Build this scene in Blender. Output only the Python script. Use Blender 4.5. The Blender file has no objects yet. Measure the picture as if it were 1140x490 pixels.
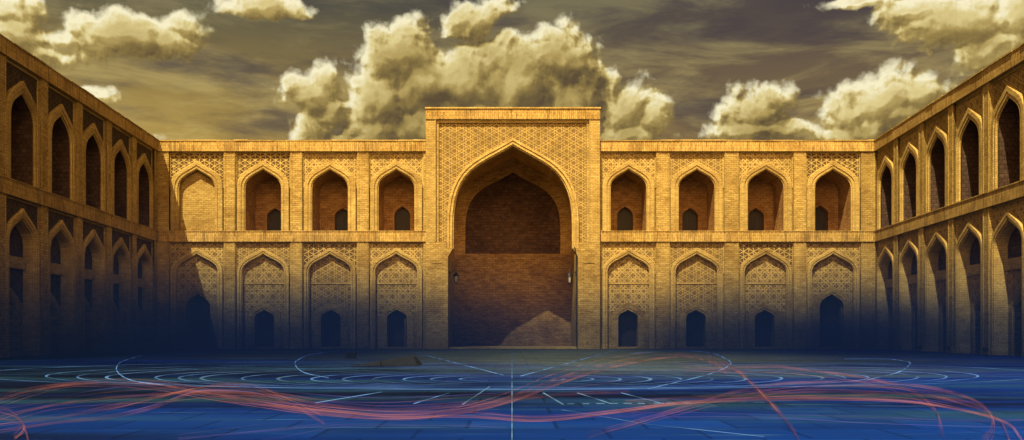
import bpy, bmesh, math, random
from mathutils import Vector, Matrix
random.seed(7)
R = math.radians
sc = bpy.context.scene
COL = sc.collection

# ------------------------------------------------------------------ scale
S = 19.0            # photograph pixels per metre on the plane of the portal facade
F = 1070.0          # focal length in photograph pixels
D = F / S           # camera to facade
EYE = 0.95
HZ = 370.5          # horizon row in the photograph
def X(px): return (px - 570.0) / S
def Z(py): return (388.5 - py) / S
def floor_pt(px, py):
    d = F * EYE / (py - HZ)
    return ((px - 570.0) / F * d, -D + d)

EXPO = 1.22
SUN = Vector((0.236, 0.645, -1.0)).normalized()

# ------------------------------------------------------------------ node helpers
class NT:
    def __init__(s, tree):
        s.t = tree; s.n = tree.nodes; s.l = tree.links
    def new(s, typ, **kw):
        n = s.n.new(typ)
        for k, v in kw.items(): setattr(n, k, v)
        return n
    def put(s, sock, v):
        if v is None: return
        if isinstance(v, bpy.types.NodeSocket): s.l.new(v, sock)
        else:
            if hasattr(sock, 'default_value'):
                try: sock.default_value = v
                except Exception:
                    if isinstance(v, (tuple, list)) and len(v) == 3: sock.default_value = (*v, 1)
                    else: sock.default_value = (v, v, v)
    def m(s, op, a, b=None, c=None, clamp=False):
        n = s.new('ShaderNodeMath', operation=op, use_clamp=clamp)
        s.put(n.inputs[0], a); s.put(n.inputs[1], b); s.put(n.inputs[2], c)
        return n.outputs[0]
    def v(s, op, a, b=None, c=None):
        n = s.new('ShaderNodeVectorMath', operation=op)
        s.put(n.inputs[0], a); s.put(n.inputs[1], b)
        if op == 'SCALE': s.put(n.inputs['Scale'], c)
        elif c is not None: s.put(n.inputs[2], c)
        return n.outputs['Value'] if op in ('LENGTH', 'DISTANCE', 'DOT_PRODUCT') else n.outputs[0]
    def sep(s, v):
        n = s.new('ShaderNodeSeparateXYZ'); s.put(n.inputs[0], v); return n.outputs
    def comb(s, x=0, y=0, z=0):
        n = s.new('ShaderNodeCombineXYZ')
        s.put(n.inputs[0], x); s.put(n.inputs[1], y); s.put(n.inputs[2], z); return n.outputs[0]
    def noise(s, vec, scale, detail=3, rough=.5, out=0, lac=2.0, dist=0):
        n = s.new('ShaderNodeTexNoise')
        s.put(n.inputs['Vector'], vec); s.put(n.inputs['Scale'], scale); s.put(n.inputs['Detail'], detail)
        s.put(n.inputs['Roughness'], rough); s.put(n.inputs['Distortion'], dist); s.put(n.inputs['Lacunarity'], lac)
        return n.outputs[out]
    def ramp(s, f, lo, hi, a=0.0, b=1.0, smooth=True):
        n = s.new('ShaderNodeMapRange', interpolation_type='SMOOTHSTEP' if smooth else 'LINEAR')
        n.clamp = True
        for i, q in enumerate((f, lo, hi, a, b)): s.put(n.inputs[i], q)
        return n.outputs[0]
    def mix(s, f, a, b, blend='MIX'):
        n = s.new('ShaderNodeMix', data_type='RGBA', blend_type=blend, clamp_factor=True)
        s.put(n.inputs[0], f)
        for sock, q in ((n.inputs[6], a), (n.inputs[7], b)):
            if isinstance(q, tuple) and len(q) == 3: q = (*q, 1)
            s.put(sock, q)
        return n.outputs[2]

def new_mat(name):
    m = bpy.data.materials.new(name); m.use_nodes = True
    m.node_tree.nodes.clear()
    return m, NT(m.node_tree)

def finish(m, nt, color, rough=.85, bump=None, bstr=.5, bdist=.02, spec=.25, metal=0.0):
    b = nt.new('ShaderNodeBsdfPrincipled'); o = nt.new('ShaderNodeOutputMaterial')
    if isinstance(color, tuple) and len(color) == 3: color = (*color, 1)
    nt.put(b.inputs['Base Color'], color); nt.put(b.inputs['Roughness'], rough)
    nt.put(b.inputs['Specular IOR Level'], spec); nt.put(b.inputs['Metallic'], metal)
    if bump is not None:
        bn = nt.new('ShaderNodeBump'); nt.put(bn.inputs['Height'], bump)
        bn.inputs['Strength'].default_value = bstr; bn.inputs['Distance'].default_value = bdist
        nt.l.new(bn.outputs[0], b.inputs['Normal'])
    nt.l.new(b.outputs[0], o.inputs['Surface'])
    return m

def wall_uv(nt):
    """metres along the wall and up it, chosen from the way the face looks; each object shifted by its own amount"""
    tc = nt.new('ShaderNodeTexCoord'); g = nt.new('ShaderNodeNewGeometry')
    vt = nt.new('ShaderNodeVectorTransform', vector_type='NORMAL', convert_from='WORLD', convert_to='OBJECT')
    nt.l.new(g.outputs['True Normal'], vt.inputs[0])
    n = nt.sep(vt.outputs[0]); p = nt.sep(tc.outputs['Object'])
    gx = nt.m('GREATER_THAN', nt.m('ABSOLUTE', n[0]), .7)
    gz = nt.m('GREATER_THAN', nt.m('ABSOLUTE', n[2]), .8)
    u = nt.m('ADD', nt.m('MULTIPLY', p[0], nt.m('SUBTRACT', 1, gx)), nt.m('MULTIPLY', p[1], gx))
    v = nt.m('ADD', nt.m('MULTIPLY', p[2], nt.m('SUBTRACT', 1, gz)), nt.m('MULTIPLY', p[1], gz))
    oi = nt.new('ShaderNodeObjectInfo')
    return nt.m('ADD', u, nt.m('MULTIPLY', oi.outputs['Random'], 41.3)), v, oi.outputs['Random']

def brick_mat(name, c1, c2, mortar, row=.115, width=.30, soldier=False, streak=.35, drips=0.0, bstr=.6):
    m, nt = new_mat(name)
    u, v, rnd = wall_uv(nt)
    uv = nt.comb(v, u) if soldier else nt.comb(u, v)
    # courses waver slightly, as hand-laid ones do
    wob = nt.v('SCALE', nt.v('SUBTRACT', nt.noise(nt.comb(u, v, rnd), 1.3, 2, .5, 1), (.5, .5, .5)), None, .02)
    b = nt.new('ShaderNodeTexBrick', offset=.5)
    nt.put(b.inputs['Vector'], nt.v('ADD', uv, wob))
    nt.put(b.inputs['Color1'], (*c1, 1)); nt.put(b.inputs['Color2'], (*c2, 1)); nt.put(b.inputs['Mortar'], (*mortar, 1))
    for k, q in (('Scale', 1.0), ('Mortar Size', .011), ('Mortar Smooth', .3), ('Bias', 0.0), ('Brick Width', width), ('Row Height', row)):
        b.inputs[k].default_value = q
    base = b.outputs['Color']
    st = nt.noise(nt.comb(nt.m('MULTIPLY', u, 1.3), nt.m('MULTIPLY', v, 4.2), rnd), 1.6, 5, .68)
    base = nt.mix(nt.ramp(st, .3, .72, 0, 1), base, nt.mix(1.0, base, (1 - streak, 1 - streak * 1.12, 1 - streak * 1.25), 'MULTIPLY'))
    bl = nt.noise(nt.comb(u, v, rnd), .55, 4, .6)
    base = nt.mix(nt.ramp(bl, .42, .68, 0, .85), base, nt.mix(1.0, base, (.66, .60, .55), 'MULTIPLY'))
    base = nt.mix(1.0, base, nt.comb(*(nt.m('MULTIPLY_ADD', rnd, .20, .88),) * 3), 'MULTIPLY')
    fine = nt.noise(nt.comb(u, v, rnd), 14, 3, .7)
    base = nt.mix(1.0, base, nt.comb(*(nt.ramp(fine, .25, .75, .70, 1.22, False),) * 3), 'MULTIPLY')
    if drips:
        dr = nt.noise(nt.comb(nt.m('MULTIPLY', u, 4.5), nt.m('MULTIPLY', v, .55), rnd), 1.5, 4, .7)
        base = nt.mix(nt.ramp(dr, .47, .68, 0, drips), base, (.05, .034, .020))
    h = nt.m('ADD', nt.m('MULTIPLY', b.outputs['Fac'], -.7), nt.m('MULTIPLY', fine, .5))
    return finish(m, nt, base, .9, h, bstr, .02, .15)

def ornament_mat(name, light, dark, kind, period, depth=.03):
    """carved brick tracery: raised strapwork over a sunk ground"""
    m, nt = new_mat(name)
    u, v, rnd = wall_uv(nt)
    if kind == 'lattice':
        ms = None
        for a in (0, 60, 120):
            q = nt.m('ADD', nt.m('MULTIPLY', u, math.cos(R(a)) * math.pi / period), nt.m('MULTIPLY', v, math.sin(R(a)) * math.pi / period))
            q = nt.m('ABSOLUTE', nt.m('SINE', q))
            ms = q if ms is None else nt.m('MINIMUM', ms, q)
        line = nt.ramp(ms, .10, .36, 1, 0)
        st = nt.m('MULTIPLY', nt.m('SINE', nt.m('MULTIPLY', u, 2 * math.pi / period)), nt.m('SINE', nt.m('MULTIPLY', v, 2 * math.pi / period)))
        line = nt.m('MAXIMUM', line, nt.ramp(st, .72, .86, 0, .8))
    else:
        # interlaced straps: pairs of parallel lines turned through the symmetry of the pattern
        fams = ((0, 1), (90, 1), (45, 2 ** .5), (135, 2 ** .5)) if kind == 'star' else ((0, 1), (60, 1), (120, 1))
        cx = nt.noise(nt.comb(u, v, rnd), 2.5, 2, .5)          # hand-cut, so never quite even
        line = None
        for a, k in fams:
            q = nt.m('ADD', nt.m('MULTIPLY', u, math.cos(R(a)) * k / period), nt.m('MULTIPLY', v, math.sin(R(a)) * k / period))
            q = nt.m('ADD', q, nt.m('MULTIPLY', cx, .10))
            t = nt.m('ABSOLUTE', nt.m('SUBTRACT', nt.m('FRACT', q), .5))
            e = nt.ramp(nt.m('ABSOLUTE', nt.m('SUBTRACT', t, .17)), .022 * k, .062 * k, 1, 0)
            line = e if line is None else nt.m('MAXIMUM', line, e)
        # small rosettes in the open fields of the straps
        vo = nt.new('ShaderNodeTexVoronoi', feature='DISTANCE_TO_EDGE', voronoi_dimensions='2D')
        nt.put(vo.inputs['Vector'], nt.comb(u, v)); vo.inputs['Scale'].default_value = 4.6 / period; vo.inputs['Randomness'].default_value = .55
        line = nt.m('MAXIMUM', line, nt.ramp(vo.outputs['Distance'], .05, .16, .62, 0))
        gap = nt.ramp(nt.noise(nt.comb(u, v, rnd), 3.1, 3, .6), .64, .72)   # where the cut bricks are lost or clogged
        line = nt.m('MULTIPLY', line, nt.m('MULTIPLY_ADD', gap, -.6, 1.0))
    wear = nt.noise(nt.comb(u, v, rnd), 1.1, 4, .6)
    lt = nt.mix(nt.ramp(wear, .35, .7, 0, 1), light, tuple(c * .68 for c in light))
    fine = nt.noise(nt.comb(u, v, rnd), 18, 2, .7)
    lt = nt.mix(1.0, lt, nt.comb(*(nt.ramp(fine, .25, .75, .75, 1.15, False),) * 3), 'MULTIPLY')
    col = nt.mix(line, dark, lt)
    return finish(m, nt, col, .9, line, 1.0, depth, .12)

def plain_mat(name, c, rough=.7, spec=.3, var=.3, scale=9, metal=0.0, bstr=.3):
    m, nt = new_mat(name)
    tc = nt.new('ShaderNodeTexCoord')
    n = nt.noise(tc.outputs['Object'], scale, 4, .6)
    col = nt.mix(nt.ramp(n, .3, .7), tuple(q * (1 - var) for q in c), tuple(q * (1 + var * .6) for q in c))
    return finish(m, nt, col, rough, n, bstr, .01, spec, metal)

def wood_mat(name, c):
    m, nt = new_mat(name)
    tc = nt.new('ShaderNodeTexCoord'); p = nt.sep(tc.outputs['Object'])
    n = nt.noise(nt.comb(nt.m('MULTIPLY', p[0], 22), p[1], nt.m('MULTIPLY', p[2], 1.2)), 1.0, 4, .6)
    col = nt.mix(nt.ramp(n, .3, .7), tuple(q * .55 for q in c), c)
    return finish(m, nt, col, .6, n, .4, .01, .3)

def glow_mat(name, c, strength, trans):
    m, nt = new_mat(name)
    e = nt.new('ShaderNodeEmission'); e.inputs[0].default_value = (*c, 1)
    tc = nt.new('ShaderNodeTexCoord')
    n = nt.noise(tc.outputs['Object'], .55, 3, .6)
    nt.put(e.inputs[1], nt.ramp(n, .34, .66, strength * .25, strength * 1.5))
    t = nt.new('ShaderNodeBsdfTransparent'); mx = nt.new('ShaderNodeMixShader'); mx.inputs[0].default_value = 1 - trans
    o = nt.new('ShaderNodeOutputMaterial')
    nt.l.new(t.outputs[0], mx.inputs[1]); nt.l.new(e.outputs[0], mx.inputs[2]); nt.l.new(mx.outputs[0], o.inputs['Surface'])
    return m

GOLD = (.46, .335, .115)
M = dict(
    brick=brick_mat('pale_brick', (.47, .34, .124), (.37, .255, .084), (.25, .165, .054), streak=.40),
    smooth=brick_mat('rubbed_brick', (.50, .37, .14), (.43, .305, .108), (.33, .225, .08), row=.10, width=.26, streak=.32),
    soldier=brick_mat('soldier_course', (.50, .345, .12), (.39, .255, .082), (.25, .155, .05), row=.115, width=.34, soldier=True, streak=.25, drips=.62),
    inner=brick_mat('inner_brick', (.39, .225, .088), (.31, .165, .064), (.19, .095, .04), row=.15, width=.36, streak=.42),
    panel_shade=brick_mat('panel_shade_brick', (.17, .095, .05), (.10, .056, .033), (.05, .028, .02), row=.19, width=.22, streak=.4),  # sunk hall panel, its shadow put into a darker brick colour
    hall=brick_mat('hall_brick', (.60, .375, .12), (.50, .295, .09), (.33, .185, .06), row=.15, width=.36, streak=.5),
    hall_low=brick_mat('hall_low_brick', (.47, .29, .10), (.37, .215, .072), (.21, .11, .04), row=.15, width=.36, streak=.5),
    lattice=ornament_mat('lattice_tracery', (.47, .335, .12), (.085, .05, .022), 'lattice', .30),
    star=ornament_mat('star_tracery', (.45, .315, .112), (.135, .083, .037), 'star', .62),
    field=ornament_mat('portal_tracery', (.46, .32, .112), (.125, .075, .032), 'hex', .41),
    shaded_lattice=ornament_mat('shaded_tracery', (.10, .066, .042), (.028, .022, .022), 'hex', .5),  # tracery darkened to hold the left wing's shade in its colour
    wing_shade=brick_mat('wing_niche_shade', (.085, .052, .042), (.055, .034, .03), (.028, .018, .016), row=.19, width=.22, streak=.4),  # niche brick darkened, the shade of the wings' recesses is in the colour
    roof=plain_mat('roof_plaster', (.36, .28, .17), .95, .1, .2, 2),
    door=wood_mat('dark_wood', (.035, .024, .018)),
    void=plain_mat('dark_plaster', (.035, .024, .018), .95, .05, .3, 3),  # near-black brown plaster
    iron=plain_mat('black_iron', (.02, .02, .022), .5, .5, .3, 20, .6),
    glass=plain_mat('milky_glass', (.45, .42, .36), .3, .5, .1, 5),
    stone=plain_mat('grey_stone', (.005, .007, .016), .9, .2, .35, 5),
    blue_light=glow_mat('pale_blue_light', (.30, .60, 1.0), .31, .50),
    white_light=glow_mat('white_light', (.42, .76, 1.0), .22, .55),
    red_light=glow_mat('coral_light', (1.0, .30, .18), .30, .80),
    red_veil=glow_mat('coral_glow', (1.0, .30, .20), .26, .95),
    violet_light=glow_mat('violet_light', (.50, .30, 1.0), .16, .80),
)

# ------------------------------------------------------------------ mesh helpers
class MB:
    def __init__(s): s.v = []; s.f = []
    def quad(s, *p):
        i = len(s.v); s.v += [tuple(q) for q in p]; s.f.append(tuple(range(i, i + len(p))))
    def box(s, x0, x1, y0, y1, z0, z1):
        i = len(s.v)
        s.v += [(x, y, z) for x in (x0, x1) for y in (y0, y1) for z in (z0, z1)]
        for f in ((0, 1, 3, 2), (4, 6, 7, 5), (0, 4, 5, 1), (2, 3, 7, 6), (0, 2, 6, 4), (1, 5, 7, 3)):
            s.f.append(tuple(i + k for k in f))
    def loft(s, curves, closed=False):
        n = len(curves[0]); i = len(s.v)
        for c in curves: s.v += [tuple(p) for p in c]
        for k in range(len(curves) - 1):
            for j in range(n if closed else n - 1):
                j2 = (j + 1) % n
                s.f.append((i + k * n + j, i + k * n + j2, i + (k + 1) * n + j2, i + (k + 1) * n + j))
    def prism(s, poly, y0, y1):
        """outline in x, z swept from y0 to y1"""
        n = len(poly); i = len(s.v)
        s.v += [(x, y0, z) for x, z in poly] + [(x, y1, z) for x, z in poly]
        s.f.append(tuple(range(i, i + n))); s.f.append(tuple(range(i + 2 * n - 1, i + n - 1, -1)))
        for k in range(n): s.f.append((i + k, i + (k + 1) % n, i + n + (k + 1) % n, i + n + k))
    def tube(s, pts, r, seg=6):
        rings = []
        for k, p in enumerate(pts):
            a = Vector(pts[max(k - 1, 0)]); b = Vector(pts[min(k + 1, len(pts) - 1)])
            t = (b - a).normalized(); up = Vector((0, 0, 1)) if abs(t.z) < .9 else Vector((1, 0, 0))
            sd = t.cross(up).normalized(); up = sd.cross(t)
            rr = r[k] if isinstance(r, (list, tuple)) else r
            rings.append([tuple(Vector(p) + (sd * math.cos(q) + up * math.sin(q)) * rr) for q in (2 * math.pi * j / seg for j in range(seg))])
        s.loft(rings, True)
        i = len(s.v)
        s.f.append(tuple(range(i - seg, i))); s.f.append(tuple(range(i - seg * len(pts), i - seg * len(pts) + seg))[::-1])
    def mesh(s, name, mat):
        me = bpy.data.meshes.new(name); me.from_pydata(s.v, [], s.f)
        bm = bmesh.new(); bm.from_mesh(me)
        bmesh.ops.remove_doubles(bm, verts=bm.verts, dist=1e-5)
        bmesh.ops.recalc_face_normals(bm, faces=bm.faces)
        bm.to_mesh(me); bm.free()
        for mm in (mat if isinstance(mat, list) else [mat]): me.materials.append(mm)
        return me
    def build(s, name, mat, parent=None, loc=(0, 0, 0), rz=0):
        return put(name, s.mesh(name, mat), parent, loc, rz)

def put(name, me, parent=None, loc=(0, 0, 0), rz=0):
    o = bpy.data.objects.new(name, me); COL.objects.link(o)
    o.location = loc; o.rotation_euler = (0, 0, rz)
    if parent: o.parent = parent
    return o

def tag(o, label=None, cat=None, group=None, kind=None):
    if label: o['label'] = label
    if cat: o['category'] = cat
    if group: o['group'] = group
    if kind: o['kind'] = kind
    return o
def thing(name, label, cat, loc, rz=0, group=None):
    return tag(put(name, None, None, loc, rz), label, cat, group)

NA = 12
def arch(hw, zs, za, zb, xc=0.0, full=False):
    """four-centred arch outline, left foot to right foot; returns (x, z)"""
    r = za - zs
    P = ((hw, zs), (hw, zs + (.72 if full else .60) * r), ((.55 if full else .48) * hw, za - .34 * hw), (0.0, za))
    half = []
    for i in range(NA + 1):
        t = i / NA; a, b, c, d = (1 - t) ** 3, 3 * t * (1 - t) ** 2, 3 * t * t * (1 - t), t ** 3
        half.append((sum(w * p[0] for w, p in zip((a, b, c, d), P)), sum(w * p[1] for w, p in zip((a, b, c, d), P))))
    right = [(hw, zb)] + half
    left = [(-x, z) for x, z in right]
    return [(xc + x, z) for x, z in left] + [(xc + x, z) for x, z in right[-2::-1]]
def at_y(c, y): return [(x, y, z) for x, z in c]

def wall_hole(mb, x0, x1, z0, z1, c, y):
    """flat wall in the plane y, with an arched hole of outline c cut out of it"""
    n = len(c); xl, xr = c[0][0], c[-1][0]; zb = c[0][1]
    if xl > x0: mb.quad((x0, y, z0), (xl, y, z0), (xl, y, z1), (x0, y, z1))
    if xr < x1: mb.quad((xr, y, z0), (x1, y, z0), (x1, y, z1), (xr, y, z1))
    if zb > z0 + 1e-4: mb.quad((xl, y, z0), (xr, y, z0), (xr, y, zb), (xl, y, zb))
    for k in range(1, n - 2):
        a, b = c[k], c[k + 1]
        mb.quad((a[0], y, max(a[1], z0)), (b[0], y, max(b[1], z0)), (b[0], y, z1), (a[0], y, z1))

# ------------------------------------------------------------------ heights shared by every range
ZTOP, ZCORN, ZL1, ZL0 = Z(156), Z(168.6), Z(257), Z(269.2)
PW = 1.605                                           # half width of a bay's sunk panel
UO = (1.53, Z(208), Z(178.5)); UI = (1.05, Z(210), Z(188.5))
LO = (1.53, Z(304), Z(275.7)); LI = (1.22, Z(304), Z(283))
DEEP = 2.3

_cache = {}
def cached(key, fn):
    if key not in _cache: _cache[key] = fn()
    return _cache[key]

def moulding(outer, inner, zb, y0, yf, yi):
    """stepped arch band: out from the panel, a flat face, a quirk, an inner fillet"""
    def c(t, dz=0):
        return arch(outer[0] + (inner[0] - outer[0]) * t, outer[1] + (inner[1] - outer[1]) * t, outer[2] + (inner[2] - outer[2]) * t, zb)
    mb = MB()
    st = [(0, y0), (0, yf + .03), (.07, yf), (.50, yf), (.53, yf + .055), (.63, yf + .06), (.66, yf + .02), (.86, yf + .025), (.88, yf + .09), (1, yf + .10), (1, yi)]
    mb.loft([at_y(c(t), y) for t, y in st])
    return mb

def door_mesh(hw, zs, za, zb, y, mat):
    """two planked leaves under a pointed head, with rails and a post between them"""
    c = arch(hw, zs, za, zb)
    mb = MB(); mb.prism(c, y, y + .06)
    mb.box(-.025, .025, y - .035, y - .002, zb, za - .12)
    for sx in (-1, 1):
        for zz in (zb + .12, zb + (zs - zb) * .52, zs - .06):
            mb.box(min(sx * .045, sx * (hw - .05)), max(sx * .045, sx * (hw - .05)), y - .025, y - .002, zz, zz + .09)
        for xx in (.05, hw - .13):
            mb.box(min(sx * xx, sx * (xx + .08)), max(sx * xx, sx * (xx + .08)), y - .028, y - .0025, zb + .02, zs)
    return mb.mesh('door', mat)

def upper_bay(parent, xc, kind='deep', lining='inner', door_dx=0.0, door_h=1.75, spandrel='lattice', door=True, door_hw=.48):
    blind = kind == 'blind'
    yb = .42 if blind else DEEP
    yp = .17
    def niche():
        mb = MB()
        # panel reveals
        for sx in (-1, 1): mb.quad((sx * PW, 0, ZL1), (sx * PW, yp, ZL1), (sx * PW, yp, ZCORN), (sx * PW, 0, ZCORN))
        mb.quad((-PW, 0, ZCORN - .002), (PW, 0, ZCORN - .002), (PW, yp, ZCORN - .002), (-PW, yp, ZCORN - .002))
        for sx in (-1, 1):
            mb.quad((sx * PW, yp, ZL1), (sx * UO[0], yp, ZL1), (sx * UO[0], yp, UO[1] - .05), (sx * PW, yp, UO[1] - .05))
        # a thin raised frame round the carved field
        for sx in (-1, 1): mb.box(min(sx * PW, sx * (PW - .07)) , max(sx * PW, sx * (PW - .07)), yp - .05, yp - .003, UO[1] - .05, ZCORN - .01)
        mb.box(-PW + .07, PW - .07, yp - .05, yp - .003, ZCORN - .10, ZCORN - .01)
        # floor of the niche
        mb.quad((-PW, .1, ZL1 + .012), (PW, .1, ZL1 + .012), (PW, yb, ZL1 + .012), (-PW, yb, ZL1 + .012))
        return mb.mesh('upper_niche', M['smooth'])
    t = put('upper_niche', cached(('un', blind), niche), parent, (xc, 0, 0))
    def inside():
        c = arch(*UI, ZL1); mb = MB()
        mb.loft([at_y(c, .12), at_y(c, yb)])
        return c, mb
    if blind:
        def back():
            c, mb = inside()
            mb.prism([(x * 1.03, z) for x, z in c], yb, yb + .05)
            return mb.mesh('niche_lining', M['brick'])
        put('niche_lining', cached(('nlb',), back), t)
    else:
        def back():
            c, mb = inside()
            zb = ZL1 + .02
            if door:
                d = arch(door_hw, zb + door_h * .66, zb + door_h, zb, door_dx)
                wall_hole(mb, -PW, PW, ZL1, UI[2] + .2, d, yb)
                mb.loft([at_y(d, yb), at_y(d, yb + .45)])
                d2 = arch(door_hw + .20, zb + door_h * .68, zb + door_h + .22, zb, door_dx)
                mb.loft([at_y(d2, yb - .002), at_y(d2, yb - .05), at_y(d, yb - .05), at_y(d, yb + .02)])
                # small square vent above
                mb.box(door_dx - .11, door_dx + .11, yb - .012, yb - .003, zb + door_h + .62, zb + door_h + .84)
            else:
                mb.quad((-PW, yb, ZL1), (PW, yb, ZL1), (PW, yb, UI[2] + .2), (-PW, yb, UI[2] + .2))
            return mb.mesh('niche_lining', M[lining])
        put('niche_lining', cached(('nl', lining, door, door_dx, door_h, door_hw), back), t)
        if door:
            zb = ZL1 + .02
            put('door', cached(('ud', door_h, door_hw), lambda: door_mesh(door_hw, zb + door_h * .66, zb + door_h, zb, 0, M['door'])), t, (door_dx, DEEP + .38, 0))
    put('arch_moulding', cached(('um',), lambda: moulding(UO, UI, ZL1 + .003, yp + .005, .015, .16).mesh('arch_moulding', M['smooth'])), t)
    def spd():
        mb = MB(); c = arch(UO[0], UO[1], UO[2], UO[1] - .05)
        wall_hole(mb, -PW, PW, UO[1] - .05, ZCORN, c, yp + .004)
        return mb.mesh('spandrel_panel', M[spandrel])
    put('spandrel_panel', cached(('us', spandrel), spd), t)
    return t

def lower_bay(parent, xc, tall=False, spandrel='star', tymp='star', ajar=False, yb=.34, lunette=None):
    yp = .15; lunette = lunette or tymp; deep = yb > .5
    if tall: DO, DI, zt = (1.12, Z(342), Z(317.5)), (.71, Z(342), Z(327)), Z(342)
    else: DO, DI, zt = (.97, Z(353), Z(335.5)), (.58, Z(354), Z(344.5)), Z(347)
    zd = .12
    def niche():
        mb = MB()
        for sx in (-1, 1): mb.quad((sx * PW, 0, 0), (sx * PW, yp, 0), (sx * PW, yp, ZL0), (sx * PW, 0, ZL0))
        mb.quad((-PW, 0, ZL0 - .002), (PW, 0, ZL0 - .002), (PW, yp, ZL0 - .002), (-PW, yp, ZL0 - .002))
        for sx in (-1, 1): mb.quad((sx * PW, yp, 0), (sx * LO[0], yp, 0), (sx * LO[0], yp, LO[1] - .05), (sx * PW, yp, LO[1] - .05))
        for sx in (-1, 1): mb.box(min(sx * PW, sx * (PW - .06)), max(sx * PW, sx * (PW - .06)), yp - .045, yp - .003, LO[1] - .05, ZL0 - .01)
        mb.box(-PW + .06, PW - .06, yp - .045, yp - .003, ZL0 - .09, ZL0 - .01)
        # plain brickwork of the niche below the carving
        c = arch(DO[0], DO[1], DO[2], 0)
        wall_hole(mb, -LI[0] - .08, LI[0] + .08, 0, zt, [p for p in c], yb) if zt >= DO[2] else None
        if zt < DO[2]:
            for sx in (-1, 1): mb.quad((sx * DO[0], yb, 0), (sx * (LI[0] + .08), yb, 0), (sx * (LI[0] + .08), yb, zt), (sx * DO[0], yb, zt))
        return mb.mesh('lower_niche', M['brick'])
    t = put('lower_niche', cached(('ln', tall, yb), niche), parent, (xc, 0, 0))
    put('arch_moulding', cached(('lm', yb), lambda: moulding(LO, LI, .003, yp + .005, .015, yb).mesh('arch_moulding', M['smooth'])), t)
    def spd():
        mb = MB(); c = arch(LO[0], LO[1], LO[2], LO[1] - .05)
        wall_hole(mb, -PW, PW, LO[1] - .05, ZL0, c, yp + .004)
        return mb.mesh('spandrel_panel', M[spandrel])
    put('spandrel_panel', cached(('ls', spandrel), spd), t)
    xw = LI[0] + .08
    zm0, zm1 = (Z(321), Z(312)) if deep else (Z(316), Z(314))
    def lower_tymp():
        mb = MB()
        c = arch(DO[0], DO[1], DO[2], zt)
        c = [(x, max(z, zt)) for x, z in c]
        wall_hole(mb, -xw, xw, zt, (LI[2] + .05) if tall else zm0, c, yb - .012)
        return mb.mesh('tympanum_panel', M[tymp])
    put('tympanum_panel', cached(('lt', tall, tymp, yb), lower_tymp), t)
    if not tall:
        def upper_tymp():
            mb = MB(); mb.quad((-xw, yb - .012, zm1), (xw, yb - .012, zm1), (xw, yb - .012, LI[2] + .05), (-xw, yb - .012, LI[2] + .05))
            return mb.mesh('lunette_panel', M[lunette])
        put('lunette_panel', cached(('lu', lunette, yb), upper_tymp), t)
        def band():
            mb = MB(); mb.box(-xw, xw, yb - (.16 if deep else .05), yb + .02, zm0, zm1); return mb.mesh('band', M['smooth'])
        put('band', cached(('lb', yb), band), t)
    def dm():
        mb = MB()
        o, i = arch(*DO, .003), arch(*DI, .003); mid = arch(DO[0] * .3 + DI[0] * .7, DO[1] * .3 + DI[1] * .7, DO[2] * .3 + DI[2] * .7, .003)
        mb.loft([at_y(o, yb + .01), at_y(o, yb - .05), at_y(mid, yb - .05), at_y(mid, yb - .02), at_y(i, yb - .02), at_y(i, yb + 1.3)])
        mb.box(-DI[0], DI[0], yb - .08, yb + 1.3, 0.004, zd)
        return mb.mesh('door_surround', M['brick'])
    put('door_surround', cached(('dm', tall, yb), dm), t)
    put('door', cached(('dl', tall), lambda: door_mesh(DI[0] + .01, DI[1], DI[2], zd, 0, M['door'])), t, (0, yb + .75, 0))
    if ajar:
        def leaf():
            mb = MB(); mb.box(0, .05, 0, .5, zd, DI[1] - .02)
            for zz in (zd + .2, zd + 1.0): mb.box(-.03, -.002, .06, .44, zz, zz + .55)
            return mb.mesh('door_leaf', M['leaf'])
        put('door_leaf', cached(('leaf', tall), leaf), t, (DI[0] - .12, yb + .06, 0))
    return t
M['leaf'] = wood_mat('worn_door_wood', (.20, .15, .09))

def make_range(name, label, loc, rz, x0, x1, uppers, lowers, ends=(.2, .2), depth=6.5):
    """two-storey arcaded range: x0..x1 along its own front, bays given by their centres"""
    t = thing(name, label, 'building', loc, rz)
    w = MB()
    w.box(x0, x1, 3.2, depth, 0, ZTOP - .06)
    w.box(x0, x1, .36, 3.2, ZTOP - .35, ZTOP - .06)
    w.box(x0, x0 + .12, .36, 3.2, 0, ZTOP - .35); w.box(x1 - .12, x1, .36, 3.2, 0, ZTOP - .35)
    w.build('wall', M['roof'], t)
    c = MB(); c.box(x0, x1, -.09, .36, ZCORN, ZTOP - .07); c.build('cornice', M['soldier'], t)
    c = MB(); rc = random.Random(int(abs(x0) * 100)); q = x0
    while q < x1 - .05:
        e = min(x1, q + rc.uniform(.5, 1.5))
        c.box(q, e - .012, -.13 + rc.uniform(-.015, .015), .40, ZTOP - .068, ZTOP + rc.uniform(-.03, .018)); q = e
    c.build('coping', M['smooth'], t)
    c = MB(); c.box(x0, x1, -.07, .36, ZL0, ZL1 - .05); c.box(x0, x1, -.10, .36, ZL1 - .048, ZL1); c.build('string_course', M['soldier'], t)
    xs = sorted(u[0] for u in uppers)
    edges = [x0] + [e for q in xs for e in (q - PW, q + PW)] + [x1]
    for a, b in zip(edges[::2], edges[1::2]):
        if b - a < .02: continue
        p = MB()
        for z0, z1 in ((0, ZL0 + .01), (ZL1 - .01, ZCORN + .02)):
            p.box(a, b, 0, .3, z0, z1)
            if b - a > .4 and b - a < 1.3:   # quirks cut down both edges
                p.box(a + .05, a + .11, -.022, .05, z0, z1); p.box(b - .11, b - .05, -.022, .05, z0, z1)
        p.box(a - .02, b + .02, -.05, .28, 0.003, .22)
        p.build('pilaster', M['brick'], t)
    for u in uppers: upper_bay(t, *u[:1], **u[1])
    for l in lowers: lower_bay(t, *l[:1], **l[1])
    return t

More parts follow.
